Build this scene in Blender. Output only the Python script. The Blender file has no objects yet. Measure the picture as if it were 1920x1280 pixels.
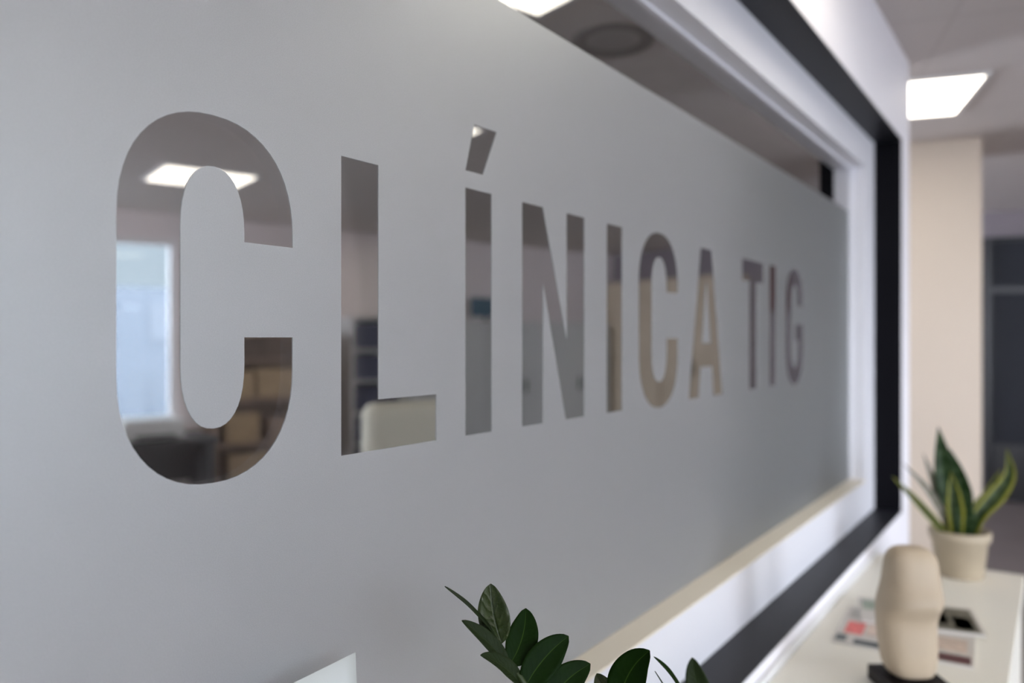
import bpy, bmesh, math, random
from mathutils import Vector, Matrix
random.seed(7)
sc = bpy.context.scene
COL = sc.collection
R = math.radians

# ------------------------------------------------------------------ camera, world, exposure
CAM_Z = 1.40
F = 1450.0                      # focal length in pixels of a 1920 px wide frame
VX, VY = 1991.0, 636.0          # where the lines of the sign wall converge
TH = math.atan((VX - 960) / F)
ST, CT = math.sin(TH), math.cos(TH)
cam = bpy.data.cameras.new('camera')
cam_ob = bpy.data.objects.new('camera', cam)
COL.objects.link(cam_ob)
cam.sensor_width = 36.0
cam.lens = 36.0 * F / 1920.0
cam.shift_y = -4.0 / 1920.0
cam.clip_start = 0.02
cam_ob.location = (0, 0, CAM_Z)
cam_ob.rotation_euler = (R(90), 0, TH)
cam.dof.use_dof = True
cam.dof.focus_distance = 0.80
cam.dof.aperture_fstop = 2.3
cam.dof.aperture_blades = 0
sc.camera = cam_ob

w = bpy.data.worlds.new('overcast_sky')
sc.world = w
w.use_nodes = True
bg = w.node_tree.nodes['Background']
SKY = (0.70, 0.85, 1.0); SKY_BRIGHT = (0.86, 0.88, 1.0)
# overcast sky: dim patch added behind the mirrored window, the rest is bright
wn, wl = w.node_tree.nodes, w.node_tree.links
wt = wn.new('ShaderNodeTexCoord'); wd = wn.new('ShaderNodeVectorMath'); wd.operation = 'DOT_PRODUCT'
wd.inputs[1].default_value = tuple(Vector((math.cos(R(37)), math.sin(R(37)), 0.0)))
wr = wn.new('ShaderNodeMapRange'); wr.interpolation_type = 'SMOOTHSTEP'
wr.inputs['From Min'].default_value = 0.93; wr.inputs['From Max'].default_value = 0.62
wr.inputs['To Min'].default_value = 1.5; wr.inputs['To Max'].default_value = 26.0
wl.new(wt.outputs['Generated'], wd.inputs[0]); wl.new(wd.outputs['Value'], wr.inputs['Value']); wl.new(wr.outputs['Result'], bg.inputs[1])
wc = wn.new('ShaderNodeMix'); wc.data_type = 'RGBA'
wc.inputs[6].default_value = (*SKY, 1); wc.inputs[7].default_value = (*SKY_BRIGHT, 1)
wm = wn.new('ShaderNodeMapRange'); wm.inputs['From Min'].default_value = 0.93; wm.inputs['From Max'].default_value = 0.62
wl.new(wd.outputs['Value'], wm.inputs['Value']); wl.new(wm.outputs['Result'], wc.inputs[0]); wl.new(wc.outputs[2], bg.inputs[0])

sc.view_settings.view_transform = 'Standard'
sc.view_settings.look = 'None'
sc.view_settings.exposure = 0.3
sc.view_settings.gamma = 1.0
sc.view_settings.use_curve_mapping = False
sc.cycles.use_denoising = True
sc.cycles.max_bounces = 10
sc.cycles.diffuse_bounces = 5
sc.cycles.glossy_bounces = 5
sc.cycles.transparent_max_bounces = 12
sc.cycles.sample_clamp_indirect = 8
PANEL_E = 4.2

# room grid: the building's walls and ceiling tiles stand at 17 degrees to the sign wall
GA = R(17)
EX = Vector((math.cos(GA), math.sin(GA), 0)); EY = Vector((-math.sin(GA), math.cos(GA), 0))
def G(a, b, z=0.0): return EX * a + EY * b + Vector((0, 0, z))

EX_MIN, EX_MAX, EY_MIN, EY_MAX = -4.2, 6.06, -3.4, 7.68
CEIL = CAM_Z + 1.11

# openings: windows in the wall on the right (ex = EX_MAX) and in the back wall (ey = EY_MIN)
WIN_Z = (0.63, 2.28)
WIN_R = [(0.35, 2.22), (-1.55, 0.15), (-3.3, -1.75)]
WIN_B = [(3.3, 5.8)]
WIN_L_ADDED = [(-2.2, 1.9), (5.1, 7.5)]  # added unseen windows lighting the film's back and the right wall
def portal(name, center, sx, sy, direction):
    l = bpy.data.lights.new(name, 'AREA'); l.shape = 'RECTANGLE'; l.size = sx; l.size_y = sy
    l.cycles.is_portal = True
    o = bpy.data.objects.new(name, l); COL.objects.link(o)
    o.location = center
    o.rotation_euler = direction.to_track_quat('-Z', 'Z').to_euler()
for a, b in WIN_R:
    portal('window_portal', G(EX_MAX + 0.02, (a + b) / 2, sum(WIN_Z) / 2), b - a, WIN_Z[1] - WIN_Z[0], -EX)
for a, b in WIN_B:
    portal('window_portal', G((a + b) / 2, EY_MIN - 0.02, sum(WIN_Z) / 2), b - a, WIN_Z[1] - WIN_Z[0], EY)

for a, b in WIN_L_ADDED:
    portal('window_portal', G(EX_MIN - 0.02, (a + b) / 2, sum(WIN_Z) / 2), b - a, WIN_Z[1] - WIN_Z[0], EX)

# ------------------------------------------------------------------ helpers
def at(px, py, Z):
    """world point seen at photo pixel (px, py) at depth Z"""
    u = (px - 960) / F
    return Vector((Z * (-ST + u * CT), Z * (CT + u * ST), CAM_Z + Z * (VY - py) / F))
def on_z(px, py, z): return at(px, py, (z - CAM_Z) * F / (VY - py))

def new_mat(name):
    m = bpy.data.materials.new(name); m.use_nodes = True
    nt = m.node_tree
    return m, nt, nt.nodes['Principled BSDF'], nt.nodes, nt.links
def mat(name, col, rough=0.6, metal=0.0, spec=0.5, noise=0.0, nscale=20, bump=0.0, bscale=200):
    m, nt, p, N, L = new_mat(name)
    p.inputs['Base Color'].default_value = (*col, 1)
    p.inputs['Roughness'].default_value = rough
    p.inputs['Metallic'].default_value = metal
    p.inputs['Specular IOR Level'].default_value = spec
    tc = N.new('ShaderNodeTexCoord')
    if noise > 0:
        t = N.new('ShaderNodeTexNoise'); t.inputs['Scale'].default_value = nscale; t.inputs['Detail'].default_value = 5
        L.new(tc.outputs['Object'], t.inputs['Vector'])
        r = N.new('ShaderNodeValToRGB')
        r.color_ramp.elements[0].position = 0.3; r.color_ramp.elements[1].position = 0.7
        r.color_ramp.elements[0].color = (*[c * (1 - noise) for c in col], 1)
        r.color_ramp.elements[1].color = (*[min(1, c * (1 + noise)) for c in col], 1)
        L.new(t.outputs['Fac'], r.inputs['Fac']); L.new(r.outputs['Color'], p.inputs['Base Color'])
    if bump > 0:
        t = N.new('ShaderNodeTexNoise'); t.inputs['Scale'].default_value = bscale; t.inputs['Detail'].default_value = 3
        L.new(tc.outputs['Object'], t.inputs['Vector'])
        b = N.new('ShaderNodeBump'); b.inputs['Strength'].default_value = bump; b.inputs['Distance'].default_value = 0.002
        L.new(t.outputs['Fac'], b.inputs['Height']); L.new(b.outputs['Normal'], p.inputs['Normal'])
    return m
def emit(name, col, s):
    m, nt, p, N, L = new_mat(name)
    p.inputs['Base Color'].default_value = (0.8, 0.8, 0.8, 1)
    p.inputs['Emission Color'].default_value = (*col, 1)
    p.inputs['Emission Strength'].default_value = s
    return m

def obj(name, bm, m=None, parent=None, smooth=False, loc=None, rotz=None, bevel=0.0, seg=2):
    me = bpy.data.meshes.new(name)
    bmesh.ops.recalc_face_normals(bm, faces=bm.faces)
    bm.to_mesh(me); bm.free()
    o = bpy.data.objects.new(name, me); COL.objects.link(o)
    if m: me.materials.append(m)
    if smooth:
        for f in me.polygons: f.use_smooth = True
    if bevel:
        b = o.modifiers.new('bevel', 'BEVEL'); b.width = bevel; b.segments = seg; b.limit_method = 'ANGLE'
    if parent: o.parent = parent
    if loc is not None: o.location = loc
    if rotz is not None: o.rotation_euler = (0, 0, rotz)
    return o
def tag(o, label=None, cat=None, group=None, kind=None):
    if label: o['label'] = label
    if cat: o['category'] = cat
    if group: o['group'] = group
    if kind: o['kind'] = kind
    return o
def empty(name, loc=(0, 0, 0), rotz=0.0, label=None, cat=None, group=None, kind=None):
    o = bpy.data.objects.new(name, None); COL.objects.link(o)
    o.location = loc; o.rotation_euler = (0, 0, rotz); o.empty_display_size = 0.1
    return tag(o, label, cat, group, kind)
def bx(bm, x0, x1, y0, y1, z0, z1):
    vs = [bm.verts.new(p) for p in ((x0,y0,z0),(x1,y0,z0),(x1,y1,z0),(x0,y1,z0),(x0,y0,z1),(x1,y0,z1),(x1,y1,z1),(x0,y1,z1))]
    for f in ((0,3,2,1),(4,5,6,7),(0,1,5,4),(1,2,6,5),(2,3,7,6),(3,0,4,7)):
        bm.faces.new([vs[i] for i in f])
def box(*a):
    bm = bmesh.new(); bx(bm, *a); return bm
def boxes(*lst):
    bm = bmesh.new()
    for a in lst: bx(bm, *a)
    return bm
def lathe(profile, n=48):
    bm = bmesh.new(); rings = []
    for r, z in profile:
        if r < 1e-6: rings.append([bm.verts.new((0, 0, z))])
        else: rings.append([bm.verts.new((r * math.cos(2*math.pi*i/n), r * math.sin(2*math.pi*i/n), z)) for i in range(n)])
    for a, b in zip(rings, rings[1:]):
        for i in range(n):
            j = (i + 1) % n
            if len(a) == 1 and len(b) == 1: continue
            if len(a) == 1: bm.faces.new((a[0], b[j], b[i]))
            elif len(b) == 1: bm.faces.new((a[i], a[j], b[0]))
            else: bm.faces.new((a[i], a[j], b[j], b[i]))
    return bm
def tube(pts, rads, n=10):
    bm = bmesh.new(); rings = []
    pts = [Vector(p) for p in pts]
    for i, p in enumerate(pts):
        d = (pts[min(i+1, len(pts)-1)] - pts[max(i-1, 0)]).normalized()
        a = d.cross(Vector((0.3, 1, 0.1))).normalized(); b = d.cross(a)
        rings.append([bm.verts.new(p + rads[i] * (a * math.cos(2*math.pi*k/n) + b * math.sin(2*math.pi*k/n))) for k in range(n)])
    for r0, r1 in zip(rings, rings[1:]):
        for k in range(n): bm.faces.new((r0[k], r0[(k+1) % n], r1[(k+1) % n], r1[k]))
    bm.faces.new(rings[0][::-1]); bm.faces.new(rings[-1])
    return bm
def spline(P, n):
    """Catmull-Rom through the points P"""
    P = [Vector(p) for p in P]; P = [2*P[0]-P[1]] + P + [2*P[-1]-P[-2]]
    out = []
    m = len(P) - 3
    for i in range(n + 1):
        t = i / n * m; k = min(int(t), m - 1); t -= k
        a, b, c, d = P[k:k+4]
        out.append(0.5 * ((2*b) + (c-a)*t + (2*a-5*b+4*c-d)*t*t + (3*b-a-3*c+d)*t**3))
    return out
def leaf_obj(name, path, width, face, m, parent, prof, cup=0.12, thick=0.0007, n=22, k=8, wave=0.0):
    """a leaf blade along a path; face = direction its upper side looks at"""
    C = spline(path, n); bm = bmesh.new(); uv = bm.loops.layers.uv.new('UVMap'); rows = []
    face = Vector(face).normalized()
    for i, c in enumerate(C):
        t = i / n
        d = (C[min(i+1, n)] - C[max(i-1, 0)]).normalized()
        s = d.cross(face).normalized(); nn = s.cross(d).normalized()
        hw = max(0.0004, width / 2 * prof(t))
        row = []
        for j in range(k + 1):
            q = j / k * 2 - 1
            lift = abs(q)**1.5 * cup * hw + wave * hw * math.sin(t * 17 + q * 3) * abs(q)
            row.append((bm.verts.new(c + s * q * hw + nn * lift), (j / k, t)))
        rows.append(row)
    for a, b in zip(rows, rows[1:]):
        for j in range(k):
            q = (a[j], a[j+1], b[j+1], b[j])
            f = bm.faces.new([v for v, _ in q])
            for lp, (_, tx) in zip(f.loops, q): lp[uv].uv = tx
    o = obj(name, bm, m, parent, smooth=True)
    sm = o.modifiers.new('thickness', 'SOLIDIFY'); sm.thickness = thick; sm.offset = 0
    return o

# ------------------------------------------------------------------ materials
M_wall = mat('white_paint', (0.88, 0.86, 0.89), 0.6, bump=0.15, bscale=180)
M_beige = mat('beige_paint', (0.74, 0.64, 0.53), 0.65, bump=0.15, bscale=120)
M_greywall = mat('grey_paint', (0.82, 0.75, 0.74), 0.7, bump=0.1, bscale=120)
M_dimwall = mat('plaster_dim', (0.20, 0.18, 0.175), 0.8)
M_frame = mat('white_lacquer', (0.80, 0.80, 0.84), 0.35, bump=0.04, bscale=60)
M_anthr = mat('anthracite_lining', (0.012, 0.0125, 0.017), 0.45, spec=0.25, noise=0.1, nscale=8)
M_black = mat('black_metal', (0.01, 0.01, 0.013), 0.4)
M_white = mat('white_laminate', (0.88, 0.85, 0.76), 0.35, spec=0.4)
M_whiteplastic = mat('white_plastic', (0.8, 0.8, 0.8), 0.35)
M_dark = mat('dark_slate_door', (0.017, 0.020, 0.029), 0.55, spec=0.3, noise=0.1, nscale=3)
M_darkglass = mat('dark_door_glass', (0.035, 0.04, 0.05), 0.12)
M_shelf = mat('grey_shelf', (0.66, 0.67, 0.66), 0.5)
M_wood = mat('brown_wood', (0.25, 0.17, 0.11), 0.5, noise=0.25, nscale=6)
M_card = mat('cardboard', (0.42, 0.31, 0.18), 0.8, noise=0.1, nscale=10)
M_binder = mat('blue_grey_binder', (0.12, 0.13, 0.19), 0.5)
M_chair = mat('beige_upholstery', (0.72, 0.69, 0.58), 0.8, bump=0.4, bscale=300)
M_desk = mat('dark_desk', (0.05, 0.055, 0.055), 0.5)
M_blue = mat('blue_plastic', (0.10, 0.17, 0.22), 0.4)
M_yellow = mat('yellow_plastic', (0.6, 0.5, 0.06), 0.5)
M_tan = mat('tan_veneer', (0.74, 0.63, 0.49), 0.5, noise=0.08, nscale=4)
M_red = mat('dark_red_fabric', (0.15, 0.07, 0.07), 0.7)

def ceiling_material():
    m, nt, p, N, L = new_mat('ceiling_tiles')
    tc = N.new('ShaderNodeTexCoord')
    mp = N.new('ShaderNodeMapping'); L.new(tc.outputs['Object'], mp.inputs['Vector'])
    br = N.new('ShaderNodeTexBrick'); br.offset = 0; br.squash = 1
    br.inputs['Scale'].default_value = 1.0
    br.inputs['Brick Width'].default_value = 0.6; br.inputs['Row Height'].default_value = 0.6
    br.inputs['Mortar Size'].default_value = 0.008; br.inputs['Mortar Smooth'].default_value = 0.2
    br.inputs['Color1'].default_value = (0.66, 0.61, 0.585, 1); br.inputs['Color2'].default_value = (0.645, 0.60, 0.575, 1)
    br.inputs['Mortar'].default_value = (0.60, 0.555, 0.53, 1)
    L.new(mp.outputs['Vector'], br.inputs['Vector']); L.new(br.outputs['Color'], p.inputs['Base Color'])
    p.inputs['Roughness'].default_value = 0.9
    t = N.new('ShaderNodeTexNoise'); t.inputs['Scale'].default_value = 90; L.new(tc.outputs['Object'], t.inputs['Vector'])
    b = N.new('ShaderNodeBump'); b.inputs['Strength'].default_value = 0.3; b.inputs['Distance'].default_value = 0.003
    L.new(t.outputs['Fac'], b.inputs['Height']); L.new(b.outputs['Normal'], p.inputs['Normal'])
    return m
def floor_material():
    m, nt, p, N, L = new_mat('brown_grey_vinyl')
    tc = N.new('ShaderNodeTexCoord')
    br = N.new('ShaderNodeTexBrick'); br.inputs['Scale'].default_value = 1.0
    br.inputs['Brick Width'].default_value = 1.2; br.inputs['Row Height'].default_value = 0.18
    br.inputs['Mortar Size'].default_value = 0.002
    br.inputs['Color1'].default_value = (0.21, 0.18, 0.175, 1); br.inputs['Color2'].default_value = (0.24, 0.205, 0.20, 1)
    br.inputs['Mortar'].default_value = (0.12, 0.1, 0.1, 1)
    L.new(tc.outputs['Object'], br.inputs['Vector']); L.new(br.outputs['Color'], p.inputs['Base Color'])
    p.inputs['Roughness'].default_value = 0.5
    return m
def glass_material(name, tint, base_refl, body=1.45):
    """clear pane: mirror reflection growing towards grazing angles over a tinted see-through body"""
    m = bpy.data.materials.new(name); m.use_nodes = True
    nt = m.node_tree; N = nt.nodes; L = nt.links; N.clear()
    out = N.new('ShaderNodeOutputMaterial'); mix = N.new('ShaderNodeMixShader')
    tr = N.new('ShaderNodeBsdfTransparent'); tr.inputs['Color'].default_value = (*tint, 1)
    gl = N.new('ShaderNodeBsdfGlossy'); gl.inputs['Roughness'].default_value = 0.0
    gl.inputs['Color'].default_value = (1, 1, 1, 1)
    fr = N.new('ShaderNodeFresnel'); fr.inputs['IOR'].default_value = body
    ma = N.new('ShaderNodeMath'); ma.operation = 'MULTIPLY_ADD'; ma.use_clamp = True
    ma.inputs[1].default_value = 1.0 - base_refl; ma.inputs[2].default_value = base_refl
    L.new(fr.outputs['Fac'], ma.inputs[0]); L.new(ma.outputs[0], mix.inputs['Fac'])
    L.new(tr.outputs[0], mix.inputs[1]); L.new(gl.outputs[0], mix.inputs[2]); L.new(mix.outputs[0], out.inputs['Surface'])
    return m
def film_material():
    """frosted adhesive film: satin scatter of the room in front, a little light from behind, fine grain"""
    m = bpy.data.materials.new('frosted_film'); m.use_nodes = True
    nt = m.node_tree; N = nt.nodes; L = nt.links; N.clear()
    out = N.new('ShaderNodeOutputMaterial')
    tc = N.new('ShaderNodeTexCoord')
    no = N.new('ShaderNodeTexNoise'); no.inputs['Scale'].default_value = 900; no.inputs['Detail'].default_value = 2
    L.new(tc.outputs['Object'], no.inputs['Vector'])
    ramp = N.new('ShaderNodeValToRGB')
    ramp.color_ramp.elements[0].position = 0.3; ramp.color_ramp.elements[1].position = 0.7
    ramp.color_ramp.elements[0].color = (0.60, 0.635, 0.61, 1); ramp.color_ramp.elements[1].color = (0.78, 0.82, 0.79, 1)
    L.new(no.outputs['Fac'], ramp.inputs['Fac'])
    gl = N.new('ShaderNodeBsdfGlossy'); gl.distribution = 'GGX'; gl.inputs['Roughness'].default_value = 0.44
    L.new(ramp.outputs['Color'], gl.inputs['Color'])
    df = N.new('ShaderNodeBsdfDiffuse'); df.inputs['Color'].default_value = (0.13, 0.14, 0.135, 1)
    tl = N.new('ShaderNodeBsdfTranslucent'); tl.inputs['Color'].default_value = (0.80, 0.81, 0.84, 1)
    m1 = N.new('ShaderNodeMixShader'); m1.inputs['Fac'].default_value = 0.92
    L.new(df.outputs[0], m1.inputs[1]); L.new(tl.outputs[0], m1.inputs[2])
    m2 = N.new('ShaderNodeMixShader'); m2.inputs['Fac'].default_value = 0.38
    L.new(m1.outputs[0], m2.inputs[1]); L.new(gl.outputs[0], m2.inputs[2])
    L.new(m2.outputs[0], out.inputs['Surface'])
    return m
M_ceil = ceiling_material(); M_floor = floor_material()
M_pane = glass_material('interior_pane', (0.56, 0.535, 0.52), 0.36)
M_winpane = glass_material('window_glass', (0.95, 0.97, 0.97), 0.0)
M_film = film_material()

def leaf_material(name, dark, mid, rib, rough, veins=22, bumpd=0.0006, edge=None, spec=0.5, bands=False):
    m, nt, p, N, L = new_mat(name)
    uv = N.new('ShaderNodeUVMap'); uv.uv_map = 'UVMap'
    sx = N.new('ShaderNodeSeparateXYZ'); L.new(uv.outputs['UV'], sx.inputs[0])
    def math_(op, a, b=None, clamp=False):
        n = N.new('ShaderNodeMath'); n.operation = op; n.use_clamp = clamp
        for i, v in enumerate((a, b)):
            if v is None: continue
            if isinstance(v, (int, float)): n.inputs[i].default_value = v
            else: L.new(v, n.inputs[i])
        return n.outputs[0]
    def mixc(f, a, b):
        n = N.new('ShaderNodeMix'); n.data_type = 'RGBA'
        L.new(f, n.inputs[0])
        for i, v in ((6, a), (7, b)):
            if isinstance(v, tuple): n.inputs[i].default_value = (*v, 1)
            else: L.new(v, n.inputs[i])
        return n.outputs[2]
    dist = math_('MULTIPLY', math_('ABSOLUTE', math_('SUBTRACT', sx.outputs[0], 0.5)), 2.0)
    tc = N.new('ShaderNodeTexCoord')
    no = N.new('ShaderNodeTexNoise'); no.inputs['Scale'].default_value = 60 if not bands else 30
    no.inputs['Detail'].default_value = 6
    L.new(tc.outputs['Object'], no.inputs['Vector'])
    c = mixc(no.outputs['Fac'], dark, mid)
    if bands:
        wv = math_('ADD', math_('MULTIPLY', sx.outputs[1], 46.0), math_('MULTIPLY', no.outputs['Fac'], 9.0))
        c = mixc(math_('MULTIPLY', math_('ADD', math_('SINE', wv), 1.0), 0.3, True), c, rib)
    else:
        ribf = math_('SUBTRACT', 1.0, math_('MULTIPLY', dist, 22.0), True)
        c = mixc(ribf, c, rib)
    if edge:
        ef = math_('MULTIPLY', math_('SUBTRACT', dist, 0.62), 9.0, True)
        c = mixc(ef, c, edge)
    L.new(c, p.inputs['Base Color'])
    p.inputs['Roughness'].default_value = rough; p.inputs['Specular IOR Level'].default_value = spec
    ph = math_('ADD', math_('MULTIPLY', math_('SUBTRACT', sx.outputs[1], math_('MULTIPLY', dist, 0.22)), float(veins) * 3.0),
               math_('MULTIPLY', no.outputs['Fac'], 9.0))
    h = math_('ADD', math_('POWER', math_('ABSOLUTE', math_('SINE', ph)), 4.0),
              math_('MULTIPLY', math_('SUBTRACT', 1.0, math_('MULTIPLY', dist, 10.0), True), -1.5))
    b = N.new('ShaderNodeBump'); b.inputs['Strength'].default_value = 0.35; b.inputs['Distance'].default_value = bumpd
    L.new(h, b.inputs['Height']); L.new(b.outputs['Normal'], p.inputs['Normal'])
    return m
M_zz = leaf_material('waxy_dark_leaf', (0.003, 0.013, 0.001), (0.008, 0.026, 0.002), (0.035, 0.075, 0.010), 0.5, spec=0.06, veins=9, bumpd=0.0003)
M_zzold = leaf_material('waxy_veined_leaf', (0.018, 0.036, 0.008), (0.055, 0.08, 0.024), (0.012, 0.028, 0.006), 0.27, veins=6, bumpd=0.0024)
M_zzgrey = leaf_material('waxy_grey_leaf', (0.014, 0.024, 0.008), (0.026, 0.040, 0.014), (0.030, 0.05, 0.014), 0.45, spec=0.08, veins=9, bumpd=0.0005)
M_snake = leaf_material('banded_leaf', (0.009, 0.020, 0.003), (0.018, 0.036, 0.005), (0.035, 0.06, 0.015), 0.45, spec=0.2, bands=True, edge=(0.20, 0.20, 0.02), bumpd=0.0003)
M_snakegreen = leaf_material('banded_green_leaf', (0.005, 0.018, 0.002), (0.014, 0.038, 0.006), (0.04, 0.075, 0.028), 0.45, spec=0.2, bands=True, bumpd=0.0003)
M_snakegrey = leaf_material('dry_grey_leaf', (0.16, 0.15, 0.12), (0.25, 0.23, 0.19), (0.10, 0.11, 0.06), 0.6, bands=True, bumpd=0.0003)
M_stem = mat('pale_green_stem', (0.035, 0.06, 0.015), 0.4, noise=0.2, nscale=60)

# ------------------------------------------------------------------ room shell (grid frame)
def gobj(name, bm, m, **k): return obj(name, bm, m, rotz=GA, **k)
T = 0.15
tag(gobj('floor', box(EX_MIN - T, EX_MAX + T, EY_MIN - T, EY_MAX + T, -0.1, 0), M_floor), 'brown grey vinyl floor', None, kind='structure')
tag(gobj('ceiling', box(EX_MIN - T, EX_MAX + T, EY_MIN - T, EY_MAX + T, CEIL, CEIL + 0.1), M_ceil), 'greige tiled ceiling', None, kind='structure')
def wall_holes_x(x0, x1, y0, y1, holes):      # wall along ey with window openings
    L = []; y = y0
    for a, b in sorted(holes):
        L.append((x0, x1, y, a, 0, CEIL)); L.append((x0, x1, a, b, 0, WIN_Z[0])); L.append((x0, x1, a, b, WIN_Z[1], CEIL)); y = b
    L.append((x0, x1, y, y1, 0, CEIL)); return boxes(*L)
def wall_holes_y(x0, x1, y0, y1, holes):
    L = []; x = x0
    for a, b in sorted(holes):
        L.append((x, a, y0, y1, 0, CEIL)); L.append((a, b, y0, y1, 0, WIN_Z[0])); L.append((a, b, y0, y1, WIN_Z[1], CEIL)); x = b
    L.append((x, x1, y0, y1, 0, CEIL)); return boxes(*L)
tag(gobj('wall_right', wall_holes_x(EX_MAX, EX_MAX + T, EY_MIN - T, EY_MAX + T, WIN_R), M_greywall), 'grey wall with the outside windows', kind='structure')
tag(gobj('wall_back', wall_holes_y(EX_MIN, EX_MAX, EY_MIN - T, EY_MIN, WIN_B), M_wall), 'white wall behind the camera', kind='structure')
tag(gobj('wall_far', box(EX_MIN, EX_MAX, EY_MAX, EY_MAX + T, 0, CEIL), mat('lavender_grey_paint', (0.32, 0.285, 0.31), 0.7)), 'grey far wall above the dark doors', kind='structure')
tag(gobj('wall_left', wall_holes_x(EX_MIN - T, EX_MIN, EY_MIN - T, EY_MAX + T, WIN_L_ADDED), M_dimwall), 'wall at the far left', kind='structure')

# outside windows
def outer_window(n, a, b, along_y, EX_MAX=EX_MAX):
    r = empty('window_%d' % n, kind='structure', label='white framed outside window with one mullion, those in the left wall added for light')
    r.rotation_euler = (0, 0, GA)
    z0, z1 = WIN_Z; f = 0.05; m = (a + b) / 2
    def B(l):
        if along_y: return boxes(*[(EX_MAX + 0.03, EX_MAX + 0.09, p, q, s, t) for p, q, s, t in l])
        return boxes(*[(p, q, EY_MIN - 0.09, EY_MIN - 0.03, s, t) for p, q, s, t in l])
    obj('window_frame', B([(a, a+f, z0, z1), (b-f, b, z0, z1), (a+f, b-f, z0, z0+f), (a+f, b-f, z1-f, z1), (m-0.025, m+0.025, z0+f, z1-f)]), M_whiteplastic, r)
    g = box(EX_MAX+0.055, EX_MAX+0.061, a+f, b-f, z0+f, z1-f) if along_y else box(a+f, b-f, EY_MIN-0.061, EY_MIN-0.055, z0+f, z1-f)
    obj('glass_pane', g, M_winpane, r)
    s = box(EX_MAX-0.16, EX_MAX+0.03, a-0.04, b+0.04, z0-0.04, z0) if along_y else box(a-0.04, b+0.04, EY_MIN-0.03, EY_MIN+0.12, z0-0.04, z0)
    obj('window_sill', s, M_whiteplastic, r)
n = 2
for a, b in WIN_R: outer_window(n, a, b, True); n += 1
for a, b in WIN_B: outer_window(n, a, b, False); n += 1
for a, b in WIN_L_ADDED: outer_window(n, a, b, True, EX_MIN - 0.12); n += 1

# column, aligned with the building
M_col = M_beige
cc = at(1841, 636, 4.25); cc.z = 0
ca, cb = cc.dot(EX), cc.dot(EY)
tag(gobj('wall_column', box(ca - 0.55, ca, cb, cb + 0.55, 0, CEIL), M_col), 'beige square column near the end of the white wall', kind='structure')

# ------------------------------------------------------------------ sign wall (its own axis: along Y)
D, DF, DO = 0.648, 0.594, 0.500
Y0, YG, YF, YE = -1.20, 3.09, 3.27, 3.46
zt = lambda h: CAM_Z + h
GT, GB = zt(0.641), zt(-0.525)      # glass top, bottom
FT, FB = zt(0.766), zt(-0.660)      # frame outer top, bottom
XB = -0.76
YW0 = -3.30
tag(obj('wall_front', boxes((XB, -DO, YW0, Y0, 0, CEIL), (XB, -DO, YF, YE, 0, CEIL),
    (XB, -DO, Y0, YF, FT, CEIL), (XB, -DO, Y0, YF, 0, FB)), M_wall), 'white wall holding the frosted lettered window', kind='structure')
# the room behind it is closed by a plain partition
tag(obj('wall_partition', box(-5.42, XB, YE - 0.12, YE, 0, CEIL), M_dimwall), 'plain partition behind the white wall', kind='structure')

tag(obj('wall_shade_added', box(-4.9, -1.45, 1.45, 1.55, 0, CEIL), mat('dark_plaster', (0.035, 0.03, 0.03), 0.9, spec=0.1)), 'added cross wall in the back room shading the right end of the film', kind='structure')  # wall added only to keep back window light off the film's right end
win = empty('window_1', (-D, 0, CAM_Z), kind='structure', label='white framed interior window with frosted lettering')
def wo(name, bm, m, **k):
    o = obj(name, bm, m, **k); o.parent = win; o.matrix_parent_inverse = Matrix.Translation((D, 0, -CAM_Z)); return o
t = 0.004
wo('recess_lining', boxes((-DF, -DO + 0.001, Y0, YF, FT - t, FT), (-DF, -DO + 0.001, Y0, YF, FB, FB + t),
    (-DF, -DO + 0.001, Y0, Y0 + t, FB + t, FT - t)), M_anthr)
wo('recess_jamb', box(-DF, -DO + 0.001, YF - t, YF, FB + t, FT - t), mat('shaded_lining', (0.003, 0.003, 0.005), 0.6, spec=0.1))  # right side of the same lining, its shade put into a near-black colour
YL = -1.05
wo('window_frame', boxes((XB, -DF, Y0, YF, GT, FT), (XB, -DF, Y0, YF, FB, GB), (XB, -DF, YG, YF, GB, GT), (XB, -DF, Y0, YL, GB, GT)), M_frame, bevel=0.002)
wo('window_ledge', box(-D + 0.0005, -DF + 0.002, YL, YG, GB, GB + 0.004), mat('beige_ledge', (0.84, 0.77, 0.64), 0.5))
wo('glass_pane', box(-D - 0.010, -D - 0.0006, YL, YG, GB, GT), M_pane)
wo('glazing_bead', boxes((-D - 0.0004, -D + 0.008, YL, YG, GT - 0.008, GT), (-D - 0.0004, -D + 0.008, YG - 0.008, YG, GB, GT - 0.008)), M_frame)

# lettering cut out of the frosted film; coordinates (Y along wall, height above the eye line)
TOP, BOT = 0.2025, -0.1284
def arc(cx, cz, rx, rz, a0, a1, n=26, p=2.25):
    out = []
    for i in range(n + 1):
        a = R(a0 + (a1 - a0) * i / n); c, s = math.cos(a), math.sin(a)
        out.append((cx + rx * math.copysign(abs(c)**(2/p), c), cz + rz * math.copysign(abs(s)**(2/p), s)))
    return out
def letter_C(cx, W=0.0915, zt_=0.0945, zl=0.002, bar=None):
    top, bot, s = 0.2100, -0.1345, 0.058
    ro, ri, ho, hi = W, W - s, 0.105, 0.060
    it, ib = top - 0.048, bot + 0.051
    P = [(cx + ro, zt_)] + arc(cx, top - ho, ro, ho, 0, 180) + arc(cx, bot + ho, ro, ho, 180, 360)
    P.append((cx + ro, zl))
    if bar: P += [(cx + bar, zl), (cx + bar, zl - 0.048)]
    P += [(cx + ri, zl if not bar else zl - 0.048)] + arc(cx, ib + hi, ri, hi, 360, 180, 18) + arc(cx, it - hi, ri, hi, 180, 0, 18)
    P.append((cx + ri, zt_))
    return P
def rect(a, b, lo=BOT, hi=TOP): return [(a, lo), (b, lo), (b, hi), (a, hi)]
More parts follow.
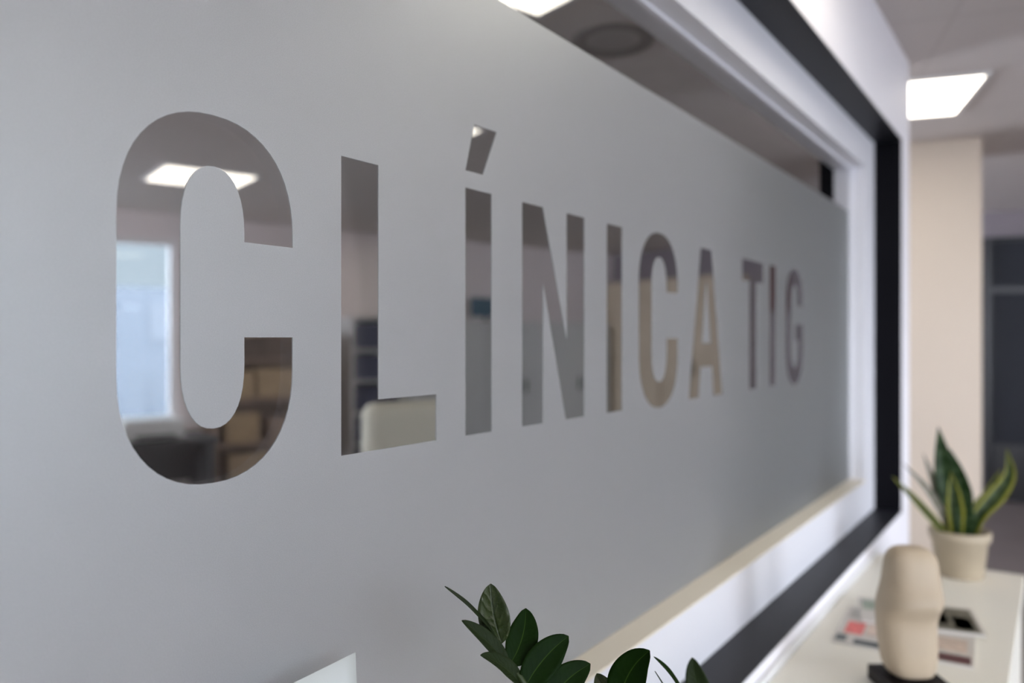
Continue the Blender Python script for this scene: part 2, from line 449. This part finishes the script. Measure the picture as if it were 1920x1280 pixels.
contours = [
    letter_C(0.4285),
    [(0.586, BOT), (0.745, BOT), (0.745, BOT + 0.0587), (0.643, BOT + 0.0587), (0.643, TOP), (0.586, TOP)],
    rect(0.804, 0.862),
    [(0.804, 0.2253), (0.842, 0.2255), (0.874, 0.2912), (0.823, 0.2908)],
    [(0.937, BOT), (0.937, TOP), (0.993, TOP), (1.0625, 0.000), (1.0625, TOP), (1.119, TOP), (1.119, BOT), (1.060, BOT), (0.9935, 0.0857), (0.9935, BOT)],
    rect(1.197, 1.255),
    letter_C(1.414),
    [(1.560, BOT), (1.629, TOP), (1.695, TOP), (1.764, BOT), (1.705, BOT), (1.694, -0.061), (1.630, -0.061), (1.619, BOT)],
    [(1.898, TOP), (2.068, TOP), (2.068, TOP - 0.055), (2.012, TOP - 0.055), (2.012, BOT), (1.954, BOT), (1.954, TOP - 0.055), (1.898, TOP - 0.055)],
    rect(2.121, 2.179),
    letter_C(2.366, zt_=0.100, zl=0.045, bar=0.004),
]
counter = [(1.639, -0.008), (1.685, -0.008), (1.662, 0.128)]       # the island inside the A
def film_mesh():
    cu = bpy.data.curves.new('film_curve', 'CURVE'); cu.dimensions = '2D'; cu.fill_mode = 'BOTH'
    FTz = 0.479
    for P in [[(YL, -0.525), (YG - 0.001, -0.525), (YG - 0.001, FTz), (YL, FTz)]] + contours + [counter]:
        s = cu.splines.new('POLY'); s.points.add(len(P) - 1)
        for q, (a, b) in zip(s.points, P): q.co = (a, b, 0, 1)
        s.use_cyclic_u = True
    o = bpy.data.objects.new('film_tmp', cu); COL.objects.link(o)
    dg = bpy.context.evaluated_depsgraph_get()
    me = bpy.data.meshes.new_from_object(o.evaluated_get(dg))
    bpy.data.objects.remove(o)
    me.name = 'frosted_film'
    me.transform(Matrix(((0, 0, 1, -D + 0.0002), (1, 0, 0, 0), (0, 1, 0, CAM_Z), (0, 0, 0, 1))))
    return me
fm = film_mesh(); fm.materials.clear(); fm.materials.append(M_film)
film = bpy.data.objects.new('frosted_film', fm); COL.objects.link(film)
film.parent = win; film.matrix_parent_inverse = Matrix.Translation((D, 0, -CAM_Z))
tag(film, 'frosted film with letters cut clear out of it')

# ------------------------------------------------------------------ console table
CT_Z = CAM_Z - 0.70
con = empty('console_table', (-0.30, 1.5, 0), label='long white console table under the frosted window', cat='table')
def wobj(name, bm, m, root, **k):       # part built in world coordinates under a root
    o = obj(name, bm, m, **k); o.parent = root
    o.matrix_parent_inverse = (Matrix.Translation(root.location) @ Matrix.Rotation(root.rotation_euler.z, 4, 'Z')).inverted()
    return o
XF = -0.088
wobj('tabletop', box(-DO + 0.012, XF, 0.1, 2.755, CT_Z - 0.03, CT_Z), M_white, con, bevel=0.003)
wobj('back_rail', box(-DO + 0.001, -DO + 0.011, 0.1, 2.755, CT_Z - 0.03, CT_Z + 0.014), M_whiteplastic, con, bevel=0.0015)
for y in (0.1, 2.725): wobj('side_panel', box(-DO + 0.012, XF - 0.01, y, y + 0.03, 0, CT_Z - 0.03), M_white, con)
for k in range(3):
    y = 0.13 + k * 0.865
    d = wobj('door', box(XF - 0.03, XF - 0.012, y + 0.003, y + 0.862, 0.08, CT_Z - 0.035), M_white, con, bevel=0.002)
wobj('back_panel', box(-DO + 0.014, -DO + 0.022, 0.13, 2.725, 0.06, CT_Z - 0.03), M_white, con)
wobj('plinth', box(-DO + 0.03, XF - 0.06, 0.13, 2.725, 0, 0.08), M_anthr, con)

# ------------------------------------------------------------------ leaflet on the window sill
def leaflet():
    r = empty('leaflet', (-0.618, 0.52, GB + 0.004), label='blank white leaflet standing upright on the window ledge left of the leafy plant', cat='leaflet')
    bm = bmesh.new(); n = 14; H_ = 0.185; Yr = 0.0; W_ = 0.21
    rows = []
    for i in range(n + 1):
        s = i / n; y = -W_ * s
        dip = 0.0025 * math.sin(s * math.pi)
        rows.append([bm.verts.new((-0.010 * v + 0.012 * s * s * 0.6, y + 0.001 * v, v * (H_ - dip))) for v in (0, .25, .5, .75, 1)])
    for a, b in zip(rows, rows[1:]):
        for j in range(4): bm.faces.new((a[j], b[j], b[j+1], a[j+1]))
    m = mat('leaflet_paper', (0.80, 0.86, 0.86), 0.55)
    o = obj('sheet', bm, m, r, smooth=True)
    so = o.modifiers.new('t', 'SOLIDIFY'); so.thickness = 0.0006
    bm = bmesh.new()
    bx(bm, 0.014, 0.0152, -W_, 0, 0, 0.05)
    obj('foot_fold', bm, m, r)
    # position: right edge at photo x 668, top at y 1230
    Z = 0.595 / (ST - (668 - 960) / F * CT) * 1.03
    p = at(677, 1227, Z)
    r.location = (p.x, p.y, GB + 0.004)
    return r, p
lf, lp = leaflet()

# ------------------------------------------------------------------ plants
def zprof(t):   # oval leaf with a short point
    return max(0.02, (math.sin(math.pi * min(1, t**0.85)))**0.62 * (1 if t < 0.9 else 1))
def sprof(t): return (0.55 + 0.9 * t if t < 0.45 else 0.955) * (1 - max(0, (t - 0.45) / 0.55)**1.8)
zz = empty('leafy_plant', (-0.32, 0.66, CT_Z), label='dark green glossy plant with rounded paired leaves in front of the frosted film', cat='plant')
zloc = zz.location
def zadd(name, o): o.parent = zz; o.matrix_parent_inverse = Matrix.Translation(-zloc); return o
M_potdark = mat('grey_ceramic', (0.35, 0.34, 0.33), 0.4, noise=0.05, nscale=30)
M_soil = mat('soil', (0.05, 0.035, 0.025), 0.95, bump=1.0, bscale=90)
p = obj('pot', lathe([(0, 0), (0.062, 0), (0.068, 0.01), (0.080, 0.135), (0.082, 0.145), (0.076, 0.145), (0.072, 0.125), (0, 0.122)]), M_potdark, zz, smooth=True)
obj('soil', lathe([(0, 0.126), (0.04, 0.1275), (0.0722, 0.125)]), M_soil, zz, smooth=True)
CAMV = Vector((0, 0, CAM_Z))
def P(px, py, Z): return at(px, py, Z)
STEMS = []
def stem(pts, r0, r1):
    STEMS.append([Vector(p) for p in pts])
    C = spline(pts, 24); rads = [r0 + (r1 - r0) * i / 24 for i in range(25)]
    return zadd('stem', obj('stem', tube(C, rads), M_stem, smooth=True))
root_a = Vector((zloc.x - 0.02, zloc.y - 0.02, CT_Z + 0.12)); root_b = Vector((zloc.x + 0.02, zloc.y + 0.02, CT_Z + 0.12))
root_c = Vector((zloc.x + 0.03, zloc.y - 0.01, CT_Z + 0.12))
stem([root_a, P(1025, 1400, .77), P(985, 1287, .775), P(955, 1246, .78), P(940, 1215, .785), P(936, 1200, .787)], 0.0045, 0.0018)
stem([root_b, P(1180, 1450, .80), P(1165, 1340, .81), P(1168, 1308, .815)], 0.0045, 0.002)
stem([root_c, P(1330, 1500, .84), P(1300, 1400, .86), P(1305, 1340, .87), P(1300, 1310, .875)], 0.0045, 0.002)
def face_to(p, tilt=(0, 0, 0)): return (CAMV - p).normalized() + Vector(tilt)
def zleaf(base, tip, wpx, Zb, Zt, m=M_zz, bend=0.0, tilt=(0, 0, 0), cup=0.25, edge=False):
    b = P(*base, Zb); t_ = P(*tip, Zt); mid = (b + t_) / 2
    f = face_to(mid, tilt)
    side = (t_ - b).cross(f).normalized()
    mid2 = mid + side * bend * (t_ - b).length
    wd = wpx / F * (Zb + Zt) / 2
    o = leaf_obj('leaf', [b, b.lerp(mid2, .5) + side * bend * .25 * (t_ - b).length, mid2, mid2.lerp(t_, .5) + side * bend * .25 * (t_ - b).length, t_],
                 wd, f if not edge else side + f * 0.28, m, None, zprof, cup=cup, wave=0.02)
    return zadd('leaf', o)
R_ = Vector((CT, ST, 0))
zleaf((936, 1201), (834, 1099), 26, .787, .765, M_zzgrey, bend=0.04, edge=True, cup=0.1)
zleaf((941, 1206), (920, 1094), 60, .784, .80, M_zzold, bend=-0.04, tilt=tuple(R_ * -0.3 + Vector((0, 0, .35))))
zleaf((955, 1247), (986, 1140), 60, .778, .81, M_zz, bend=0.08, tilt=tuple(R_ * 0.2))
zleaf((953, 1246), (866, 1163), 33, .778, .76, M_zzgrey, bend=0.03, tilt=(0, 0, 0.9), cup=0.5)
zleaf((978, 1282), (901, 1228), 36, .776, .75, M_zzgrey, bend=0.06, tilt=(0, 0, 0.8), cup=0.5)
zleaf((982, 1292), (1066, 1192), 64, .774, .80, M_zz, bend=-0.06, tilt=tuple(R_ * 0.3))
zleaf((1012, 1345), (1107, 1244), 66, .77, .80, M_zz, bend=-0.08, tilt=tuple(R_ * 0.3))
zleaf((1010, 1345), (940, 1300), 44, .77, .75, M_zz, bend=0.0, tilt=(0, 0, .5))
zleaf((1168, 1335), (1119, 1262), 44, .81, .83, M_zzold, bend=-0.05)
zleaf((1162, 1322), (1218, 1219), 70, .813, .80, M_zz, bend=-0.10, tilt=tuple(R_ * 0.3 + Vector((0, 0, .3))))
zleaf((1288, 1322), (1226, 1231), 26, .875, .87, M_zz, bend=0.06, edge=True)
zleaf((1297, 1392), (1228, 1258), 10, .858, .85, M_zzgrey, bend=0.02, edge=True)
zleaf((1335, 1345), (1298, 1232), 46, 1.02, 1.04, M_zzgrey, bend=-0.06)
stem([root_c, P(1350, 1480, .98), P(1338, 1343, 1.02)], 0.004, 0.002)

# lower leaf pairs, below the picture's edge
def pix_y(p):
    q = p - CAMV; return VY - F * q.z / (q.y * CT - q.x * ST)
for si, pts in enumerate(STEMS):
    C = spline(pts, 40)
    for k, i in enumerate(range(12, 38, 5)):
        b = C[i]; d = (C[i+1] - C[i-1]).normalized()
        for sgn in (-1, 1):
            side = (R_ * sgn + Vector((ST, -CT, 0)) * (0.5 if (k + si) % 2 else -0.4)).normalized()
            tip = b + side * 0.042 + d * 0.040
            if pix_y(tip) < 1312 or pix_y(b) < 1320 or tip.x < -0.49: continue
            mid = (b + tip) / 2 + d * 0.004
            zadd('leaf', leaf_obj('leaf', [b, mid, tip], 0.034, Vector((0.5, -0.3, 0.9)), M_zz, None, zprof, cup=0.25))

# snake plant
SPZ = 2.30
sp0 = on_z(1799, 1088, CT_Z); sp0 = P(1799, 1088, SPZ + 0.0); sp0.z = CT_Z
sp = empty('snake_plant', sp0, label='snake plant with yellow edged leaves in a beige pot on the console table', cat='plant')
M_pot = mat('beige_ceramic', (0.42, 0.35, 0.25), 0.6, noise=0.05, nscale=25, bump=0.1)
obj('pot', lathe([(0, 0), (0.058, 0), (0.063, 0.006), (0.074, 0.105), (0.081, 0.108), (0.083, 0.132), (0.078, 0.137), (0.073, 0.132), (0.070, 0.115), (0, 0.112)]), M_pot, sp, smooth=True)
obj('soil', lathe([(0, 0.118), (0.05, 0.117), (0.0705, 0.1155)]), M_soil, sp, smooth=True)
def sleaf(path, wpx, m, dz=0.0, face=None, name='leaf'):
    pts = [P(x, y, SPZ + z) for x, y, z in path]
    f = face or face_to(pts[1])
    o = leaf_obj(name, pts, wpx / F * SPZ, f, m, None, sprof, cup=0.35, thick=0.0018)
    o.parent = sp; o.matrix_parent_inverse = Matrix.Translation(-sp.location); return o
sleaf([(1793, 1018, .02), (1782, 940, .02), (1770, 870, .03), (1759, 800, .03)], 42, M_snakegreen)
sleaf([(1806, 1018, .01), (1806, 950, .01), (1796, 895, .02), (1780, 840, .03)], 38, M_snakegreen)
sleaf([(1795, 1020, -.03), (1793, 975, -.04), (1789, 930, -.04), (1783, 885, -.03)], 30, M_snake)
sleaf([(1808, 1022, -.04), (1810, 985, -.05), (1808, 950, -.05), (1800, 912, -.05)], 34, M_snakegreen)
sleaf([(1815, 1018, -.02), (1835, 968, -.03), (1868, 930, -.03), (1893, 890, -.02), (1888, 842, -.01)], 30, M_snake)
sleaf([(1812, 1012, .02), (1828, 962, .03), (1855, 925, .03), (1876, 880, .03)], 24, M_snake)
sleaf([(1786, 1018, .0), (1768, 965, -.02), (1740, 918, -.03), (1693, 868, -.03)], 14, M_snakegrey)
sleaf([(1788, 1018, -.02), (1760, 985, -.03), (1715, 935, -.03), (1673, 893, -.03)], 15, M_snake)
sleaf([(1784, 1015, .03), (1770, 960, .04), (1752, 905, .04), (1731, 850, .05)], 17, M_snakegrey)

# ------------------------------------------------------------------ sculpture
def sculpture():
    z0 = CT_Z; c = at(1703, 1270, 1.55); rot = -0.35
    r = empty('sculpture', (c.x, c.y, z0), TH + 0.0, label='smooth cream abstract sculpture on a dark block on the console table', cat='sculpture')
    mb = mat('cream_stone', (0.47, 0.38, 0.27), 0.6, noise=0.06, nscale=7, bump=0.15, bscale=120)
    md = mat('dark_stone_base', (0.008, 0.005, 0.006), 0.5, spec=0.2)
    obj('base', box(-0.059, 0.059, -0.052, 0.052, 0, 0.03), md, r, bevel=0.003)
    # body: lofted rounded cross-sections (x = across the view, y = depth)
    S = [  # z, cx, cy, half x, half y
        (0.030, 0.003, 0.0, 0.036, 0.032), (0.036, 0.002, 0.0, 0.043, 0.038), (0.055, 0.000, 0.0, 0.050, 0.042),
        (0.085, -0.001, 0.0, 0.053, 0.044), (0.12, -0.003, 0.002, 0.055, 0.042), (0.150, -0.004, 0.000, 0.057, 0.042),
        (0.172, -0.004, -0.012, 0.0595, 0.054), (0.192, -0.003, -0.016, 0.057, 0.056), (0.215, 0.001, -0.008, 0.052, 0.047),
        (0.245, 0.003, -0.004, 0.050, 0.042), (0.265, 0.003, -0.004, 0.047, 0.038), (0.279, 0.002, -0.003, 0.039, 0.030), (0.287, 0.002, -0.003, 0.024, 0.018)]
    bm = bmesh.new(); n = 40; rings = []
    for z, cx, cy, hx, hy in S:
        ring = []
        for i in range(n):
            a = 2 * math.pi * i / n; ca_, sa_ = math.cos(a), math.sin(a); e = 2 / 2.8
            x = hx * math.copysign(abs(ca_)**e, ca_); y = hy * math.copysign(abs(sa_)**e, sa_)
            # a groove running up the front right: the arm line of the figure
            g = math.exp(-((a - R(324)) / 0.11)**2) * math.exp(-((z - 0.165) / 0.04)**2)
            x -= 0.030 * g; y += 0.026 * g
            ring.append(bm.verts.new((cx + x, cy + y, z)))
        rings.append(ring)
    for a, b in zip(rings, rings[1:]):
        for i in range(n): bm.faces.new((a[i], a[(i+1) % n], b[(i+1) % n], b[i]))
    bm.faces.new(rings[0][::-1]); bm.faces.new(rings[-1])
    o = obj('body', bm, mb, r, smooth=True)
    ss = o.modifiers.new('sub', 'SUBSURF'); ss.levels = 2; ss.render_levels = 2
sculpture()

# ------------------------------------------------------------------ magazines
def magazine(corners, z, label, cover):
    pts = [on_z(x, y, z) for x, y in corners]
    c = sum(pts, Vector()) / 4; c.z = z
    ux = (pts[1] - pts[0]); ux.z = 0; rot = math.atan2(ux.y, ux.x)
    W_ = (((pts[1] - pts[0]).length) + (pts[2] - pts[3]).length) / 2; H_ = ((pts[3] - pts[0]).length + (pts[2] - pts[1]).length) / 2
    r = empty('magazine', (c.x, c.y, z), rot, label=label, cat='magazine')
    obj('pages', box(-W_/2 + .002, W_/2 - .002, -H_/2 + .002, H_/2 - .002, 0.0004, 0.0055), mat('paper_edges', (0.7, 0.68, 0.64), 0.8), r)
    bm = box(-W_/2, W_/2, -H_/2, H_/2, 0.0055, 0.0062)
    m = mat('magazine_cover', (0.62, 0.58, 0.53), 0.3)
    co = obj('cover', bm, m, r)
    for (u0, u1, v0, v1, col) in cover:       # printed blocks on the cover
        obj('print', box(-W_/2 + W_*u0, -W_/2 + W_*u1, H_/2 - H_*v1, H_/2 - H_*v0, 0.0062, 0.0064), mat('ink', col, 0.3, noise=0.25, nscale=60), co)
    return r, W_, H_
print('MAG', magazine([(1600, 1142), (1842, 1183), (1812, 1252), (1548, 1204)], CT_Z,
    'pale magazine with red and black print lying under the darker one', 
    [(0.02, .10, .80, .95, (0.08, 0.10, 0.10)), (0.16, .46, .86, .98, (0.03, 0.04, 0.045)), (0.06, .20, .42, .74, (0.75, 0.14, 0.12)),
     (.22, .95, .40, .72, (0.66, 0.52, 0.43)), (.62, .74, .80, .97, (0.08, .08, .08)), (.74, .98, .80, .97, (0.10, 0.02, 0.03)), (.04, .5, .05, .3, (0.42, 0.40, 0.36))])[1:])
print('MAG', magazine([(1630, 1126), (1846, 1150), (1826, 1196), (1592, 1160)], CT_Z + 0.0066,
    'darker magazine with olive photo cover lying on the pale one',
    [(0.62, .97, .06, .95, (0.13, 0.12, 0.095)), (.66, .74, .25, .75, (0.40, 0.28, 0.12)), (.78, .93, .40, .88, (0.17, 0.17, 0.08)),
     (.03, .25, .1, .5, (0.30, 0.36, 0.27)), (.25, .6, .60, .92, (0.06, 0.06, 0.07)), (.25, .6, .1, .5, (0.45, 0.38, 0.40))])[1:])

# ------------------------------------------------------------------ ceiling lights
M_panel = emit('light_diffuser', (1.0, 0.93, 0.80), PANEL_E)
P2 = Vector((-0.04, 1.83, 0))
def ceiling_light(a, b, label):
    c = P2 + EX * a + EY * b
    r = empty('ceiling_light', (c.x, c.y, CEIL), GA, label=label, cat='ceiling light', group='square ceiling lights')
    h = 0.31
    obj('light_frame', boxes((-h, h, -h, -h+.02, -.012, 0), (-h, h, h-.02, h, -.012, 0), (-h, -h+.02, -h+.02, h-.02, -.012, 0), (h-.02, h, -h+.02, h-.02, -.012, 0)), M_whiteplastic, r)
    obj('diffuser', box(-h+.02, h-.02, -h+.02, h-.02, -.008, -.001), M_panel, r)
for i, (a, b, lab) in enumerate([
        (4.7, 2.45, 'added square ceiling light panel before the bookcase, brightening the right wall'),  # added where the film hides it, to brighten the right wall
        (0.07, 2.21, 'square white ceiling light panel glowing right of the white wall end'),
        (0.00, 0.00, 'square ceiling light panel mirrored at the top of the glass'),
        (3.76, 0.16, 'square ceiling light panel mirrored in the first letter C'),
        (1.88, 0.69, 'square ceiling light panel mirrored in the accent of the letter'),
        (0.0, -2.3, 'square ceiling light panel behind the camera beside the sign wall'),
        (1.88, -1.15, 'square ceiling light panel behind the camera in the middle of the room'),
        (3.76, -2.2, 'square ceiling light panel behind the camera near the windows'),
        (3.76, -4.2, 'square ceiling light panel behind the camera by the back windows'),
        (1.88, -3.3, 'square ceiling light panel behind the camera by the white back wall')]):
    ceiling_light(a, b, lab)
vc = at(1150, 75, 1.11 * F / (VY - 75)); vc.x = -2 * D - vc.x
v = empty('ceiling_vent', (vc.x, vc.y, CEIL), 0, label='round dark ceiling vent mirrored at the top of the glass', cat='vent')
obj('vent_rim', lathe([(0.10, -0.001), (0.15, -0.012), (0.155, 0), (0.10, 0.0)], 40), mat('vent_grey', (0.33, 0.30, 0.28), 0.6), v, smooth=True)
obj('vent_grille', lathe([(0, -0.006), (0.03, -0.01), (0.05, -0.004), (0.07, -0.010), (0.10, -0.002), (0.10, 0), (0, 0)], 40), mat('vent_grille_grey', (0.45, 0.42, 0.40), 0.6), v, smooth=True)

# ------------------------------------------------------------------ dark doors on the far wall
def dark_door(n, a, b):
    r = empty('door_%d' % n, G(a, EY_MAX - 0.06, 0), GA, kind='structure', label='dark slate double height door with transom')
    w_ = b - a; zt_ = 2.28; ztr = 1.80
    obj('door_frame', boxes((0, .05, 0, .06, 0, zt_), (w_-.05, w_, 0, .06, 0, zt_), (.05, w_-.05, 0, .06, zt_-.03, zt_), (.05, w_-.05, -0.005, .06, ztr, ztr+.05)), M_black, r)
    obj('transom_panel', box(.05, w_-.05, .025, .05, ztr+.05, zt_-.03), M_dark, r)
    d = obj('door_leaf', box(.05, w_-.05, .02, .05, 0.01, ztr), M_dark, r)
    obj('kick_panel', box(.07, w_-.07, .014, .02, 0.02, 0.50), M_black, d)
    obj('door_handle', boxes((w_-.15, w_-.13, -.03, -.01, .9, 1.2), (w_-.148, w_-.132, -.01, .02, .92, .95), (w_-.148, w_-.132, -.01, .02, 1.15, 1.18)), mat('steel', (.5, .5, .5), .3, 1.0), d)
dd0 = at(1846, 636, 6.68).dot(EX)
dark_door(1, dd0, dd0 + 1.30)
tag(obj('notice_board', box(0, .24, 0, .03, 0, .5), M_red, loc=G(3.44, EY_MAX - 0.031, 1.70), rotz=GA, bevel=.004), 'dark red board on the far wall mirrored in the last letter I', 'board')

# ------------------------------------------------------------------ furniture mirrored in the letters (stands along the right wall)
def gm(name, a, b, label, cat, group=None):
    return empty(name, G(a, b, 0), GA, label=label, cat=cat, group=group)
XW = EX_MAX
# dark desk under the window
d = gm('desk', XW - 0.82, 0.45, 'dark desk standing under the outside window', 'desk')
obj('desktop', box(0, .62, 0, 1.9, .56, .60), M_desk, d, bevel=.003)
for y in (0.02, 1.82): obj('leg', box(.02, .60, y, y + .05, 0, .56), M_desk, d)
obj('modesty_panel', box(.45, .48, .07, 1.82, .2, .56), M_desk, d)
def gthing(name, bm, m, a, b, z, label, cat, group=None, bev=0.004):
    o = obj(name, bm, m, loc=G(a, b, z), rotz=GA, bevel=bev); return tag(o, label, cat, group)
pr = empty('printer', G(XW - .72, 1.65, .60), GA, label='low grey printer on the dark desk', cat='printer')
obj('printer_body', box(0, .4, 0, .45, 0, .16), M_shelf, pr, bevel=.01); obj('paper_tray', box(-.08, 0, .08, .37, .02, .04), M_desk, pr)
gthing('storage_box', box(0, .2, 0, .22, 0, .12), M_yellow, XW - .74, 1.30, .60, 'small yellow storage box on the dark desk', 'box')
# wooden shelf with cartons between window and binder shelf
sh = gm('shelving_unit', XW - .42, 2.42, 'brown wooden shelving unit right of the outside window', 'shelf')
for y in (0, 1.02): obj('side_panel', box(0, .38, y, y + .03, 0, 1.45), M_wood, sh)
for z in (.05, .45, .85, 1.20, 1.42): obj('shelf', box(0, .38, .03, 1.02, z, z + .03), M_wood, sh)
obj('back_panel', box(.37, .38, .03, 1.02, .08, 1.42), M_wood, sh)
k = 0
for z, items in ((.48, [(.08, .3, .26, M_card), (.46, .22, .22, M_wood), (.72, .26, .28, M_card)]), (.88, [(.07, .26, .24, M_card), (.36, .34, .26, M_card), (.76, .2, .2, M_shelf)]),
                 (.08, [(.10, .38, .3, M_card), (.55, .36, .27, M_shelf)])):
    for (y, w_, h, m_) in items:
        where = {.48: 'middle', .88: 'upper', .08: 'lowest'}[z]
        gthing('carton', box(0, .3, 0, w_, 0, h), m_, XW - .40, 2.45 + y, z, ['left', 'centre', 'right'][items.index((y, w_, h, m_))] + ' carton on the %s board of the wooden shelf' % where, 'box', 'cartons on the wooden shelf')
        k += 1
# binder shelf
bs = gm('bookcase', XW - .36, 3.75, 'grey bookcase filled with dark binders', 'bookcase')
for y in (0, .55): obj('side_panel', box(0, .32, y, y + .025, 0, 1.62), M_shelf, bs)
for i in range(6): obj('shelf', box(0, .32, .025, .55, .05 + i * .31, .07 + i * .31), M_shelf, bs)
obj('back_panel', box(.31, .32, .025, .55, .07, 1.6), M_shelf, bs)
names = ['bottom', 'second', 'third', 'fourth', 'top']
for i in range(5):
    for j in range(6):
        gthing('binder', box(0, .24, 0, .07, 0, .24), M_binder, XW - .34, 3.80 + j * .082, .07 + i * .31 + .0, ['leftmost','second','third','fourth','fifth','rightmost'][j] + ' dark blue grey binder on the %s board of the bookcase' % names[i], 'binder', 'binders on the %s board of the bookcase' % names[i], bev=0.002)
# beige armchair mirrored in the foot of the L
ac = gm('armchair', 3.0, 2.5, 'beige upholstered armchair with a rounded back', 'armchair')
obj('seat', box(0, .62, 0, .62, .22, .44), M_chair, ac, bevel=.05, seg=4)
obj('backrest', box(-.16, .02, -.02, .64, .22, 1.02), M_chair, ac, bevel=.08, seg=5)
for y in (-.10, .60): obj('armrest', box(0.0, .6, y, y + .12, .22, .62), M_chair, ac, bevel=.04, seg=4)
for x in (.0, .55):
    for y in (.0, .57): obj('leg', box(x, x + .04, y, y + .04, 0, .22), M_wood, ac)
# grey cabinets
for i in range(3):
    a = gm('cabinet', XW - .47, 4.40 + i * .92, ['tall grey cabinet nearest the bookcase', 'tall grey cabinet in the middle of the row', 'tall grey cabinet by the corner'][i], 'cabinet', 'grey cabinets along the right wall')
    obj('body', box(.02, .45, 0, .91, 0, 1.60), M_shelf, a)
    for q in range(2):
        dr = obj('door', box(0, .02, .005 + q * .453, .45 + q * .453, .05, 1.59), M_shelf, a, bevel=.002)
        obj('handle', box(-.02, 0, .40 + q * .10, .42 + q * .10, .8, .95), M_black, dr)
mo = empty('monitor', G(XW - .3, 5.2, 1.60), GA, label='small dark monitor on the grey cabinet', cat='monitor')
obj('stand', boxes((-.06, .06, .15, .25, 0, .012), (-.01, .01, .19, .21, .012, .07)), M_black, mo)
obj('screen', box(-.012, .012, 0, .4, .05, .26), M_blue, mo, bevel=.003)
# tan cupboard on the far wall, mirrored in the A
for i, (a0, lab) in enumerate(((3.95, 'tall tan veneer cupboard beside the dark doors'), (4.85, 'tall tan veneer cupboard by the room corner'))):
    a = gm('cupboard', a0, EY_MAX - .45, lab, 'cupboard', 'tan cupboards on the far wall')
    obj('body', box(0, .88, .02, .44, 0, 2.1), M_tan, a)
    for q in range(2):
        dr = obj('door', box(.005 + q * .44, .435 + q * .44, 0, .02, .05, 2.09), M_tan, a, bevel=.002)
        obj('handle', box(.38 + q * .09, .40 + q * .09, -.02, 0, 1.0, 1.15), M_black, dr)

# ------------------------------------------------------------------ outside: pale ground and buildings beyond the windows
M_bld = mat('pale_render', (0.050, 0.066, 0.082), 0.8)
M_bwin = mat('building_window', (0.034, 0.050, 0.066), 0.4)
M_ground = mat('pale_asphalt', (0.05, 0.056, 0.06), 0.9)
tag(gobj('ground', box(EX_MAX + 3, 80, -40, 50, -3.2, -3.0), M_ground), 'pale ground outside the windows', kind='structure')
def building(a, b, w_, d_, h, label, nx, nz):
    r = empty('building', G(a, b, -3.0), GA, label=label, cat='building')
    wl = obj('wall', box(0, d_, 0, w_, 0, h), M_bld, r)
    for i in range(nx):
        for j in range(nz):
            y = w_ * (i + .5) / nx; z = h * (j + .55) / nz
            obj('window', box(-.05, 0.02, y - w_ / nx * .28, y + w_ / nx * .28, z - h / nz * .25, z + h / nz * .25), M_bwin, wl)
building(34, 4.2, 6.5, 8, 6.6, 'pale blue grey building beyond the window', 2, 2)
building(40, -14, 14, 8, 5.0, 'long low pale building beyond the window', 5, 2)
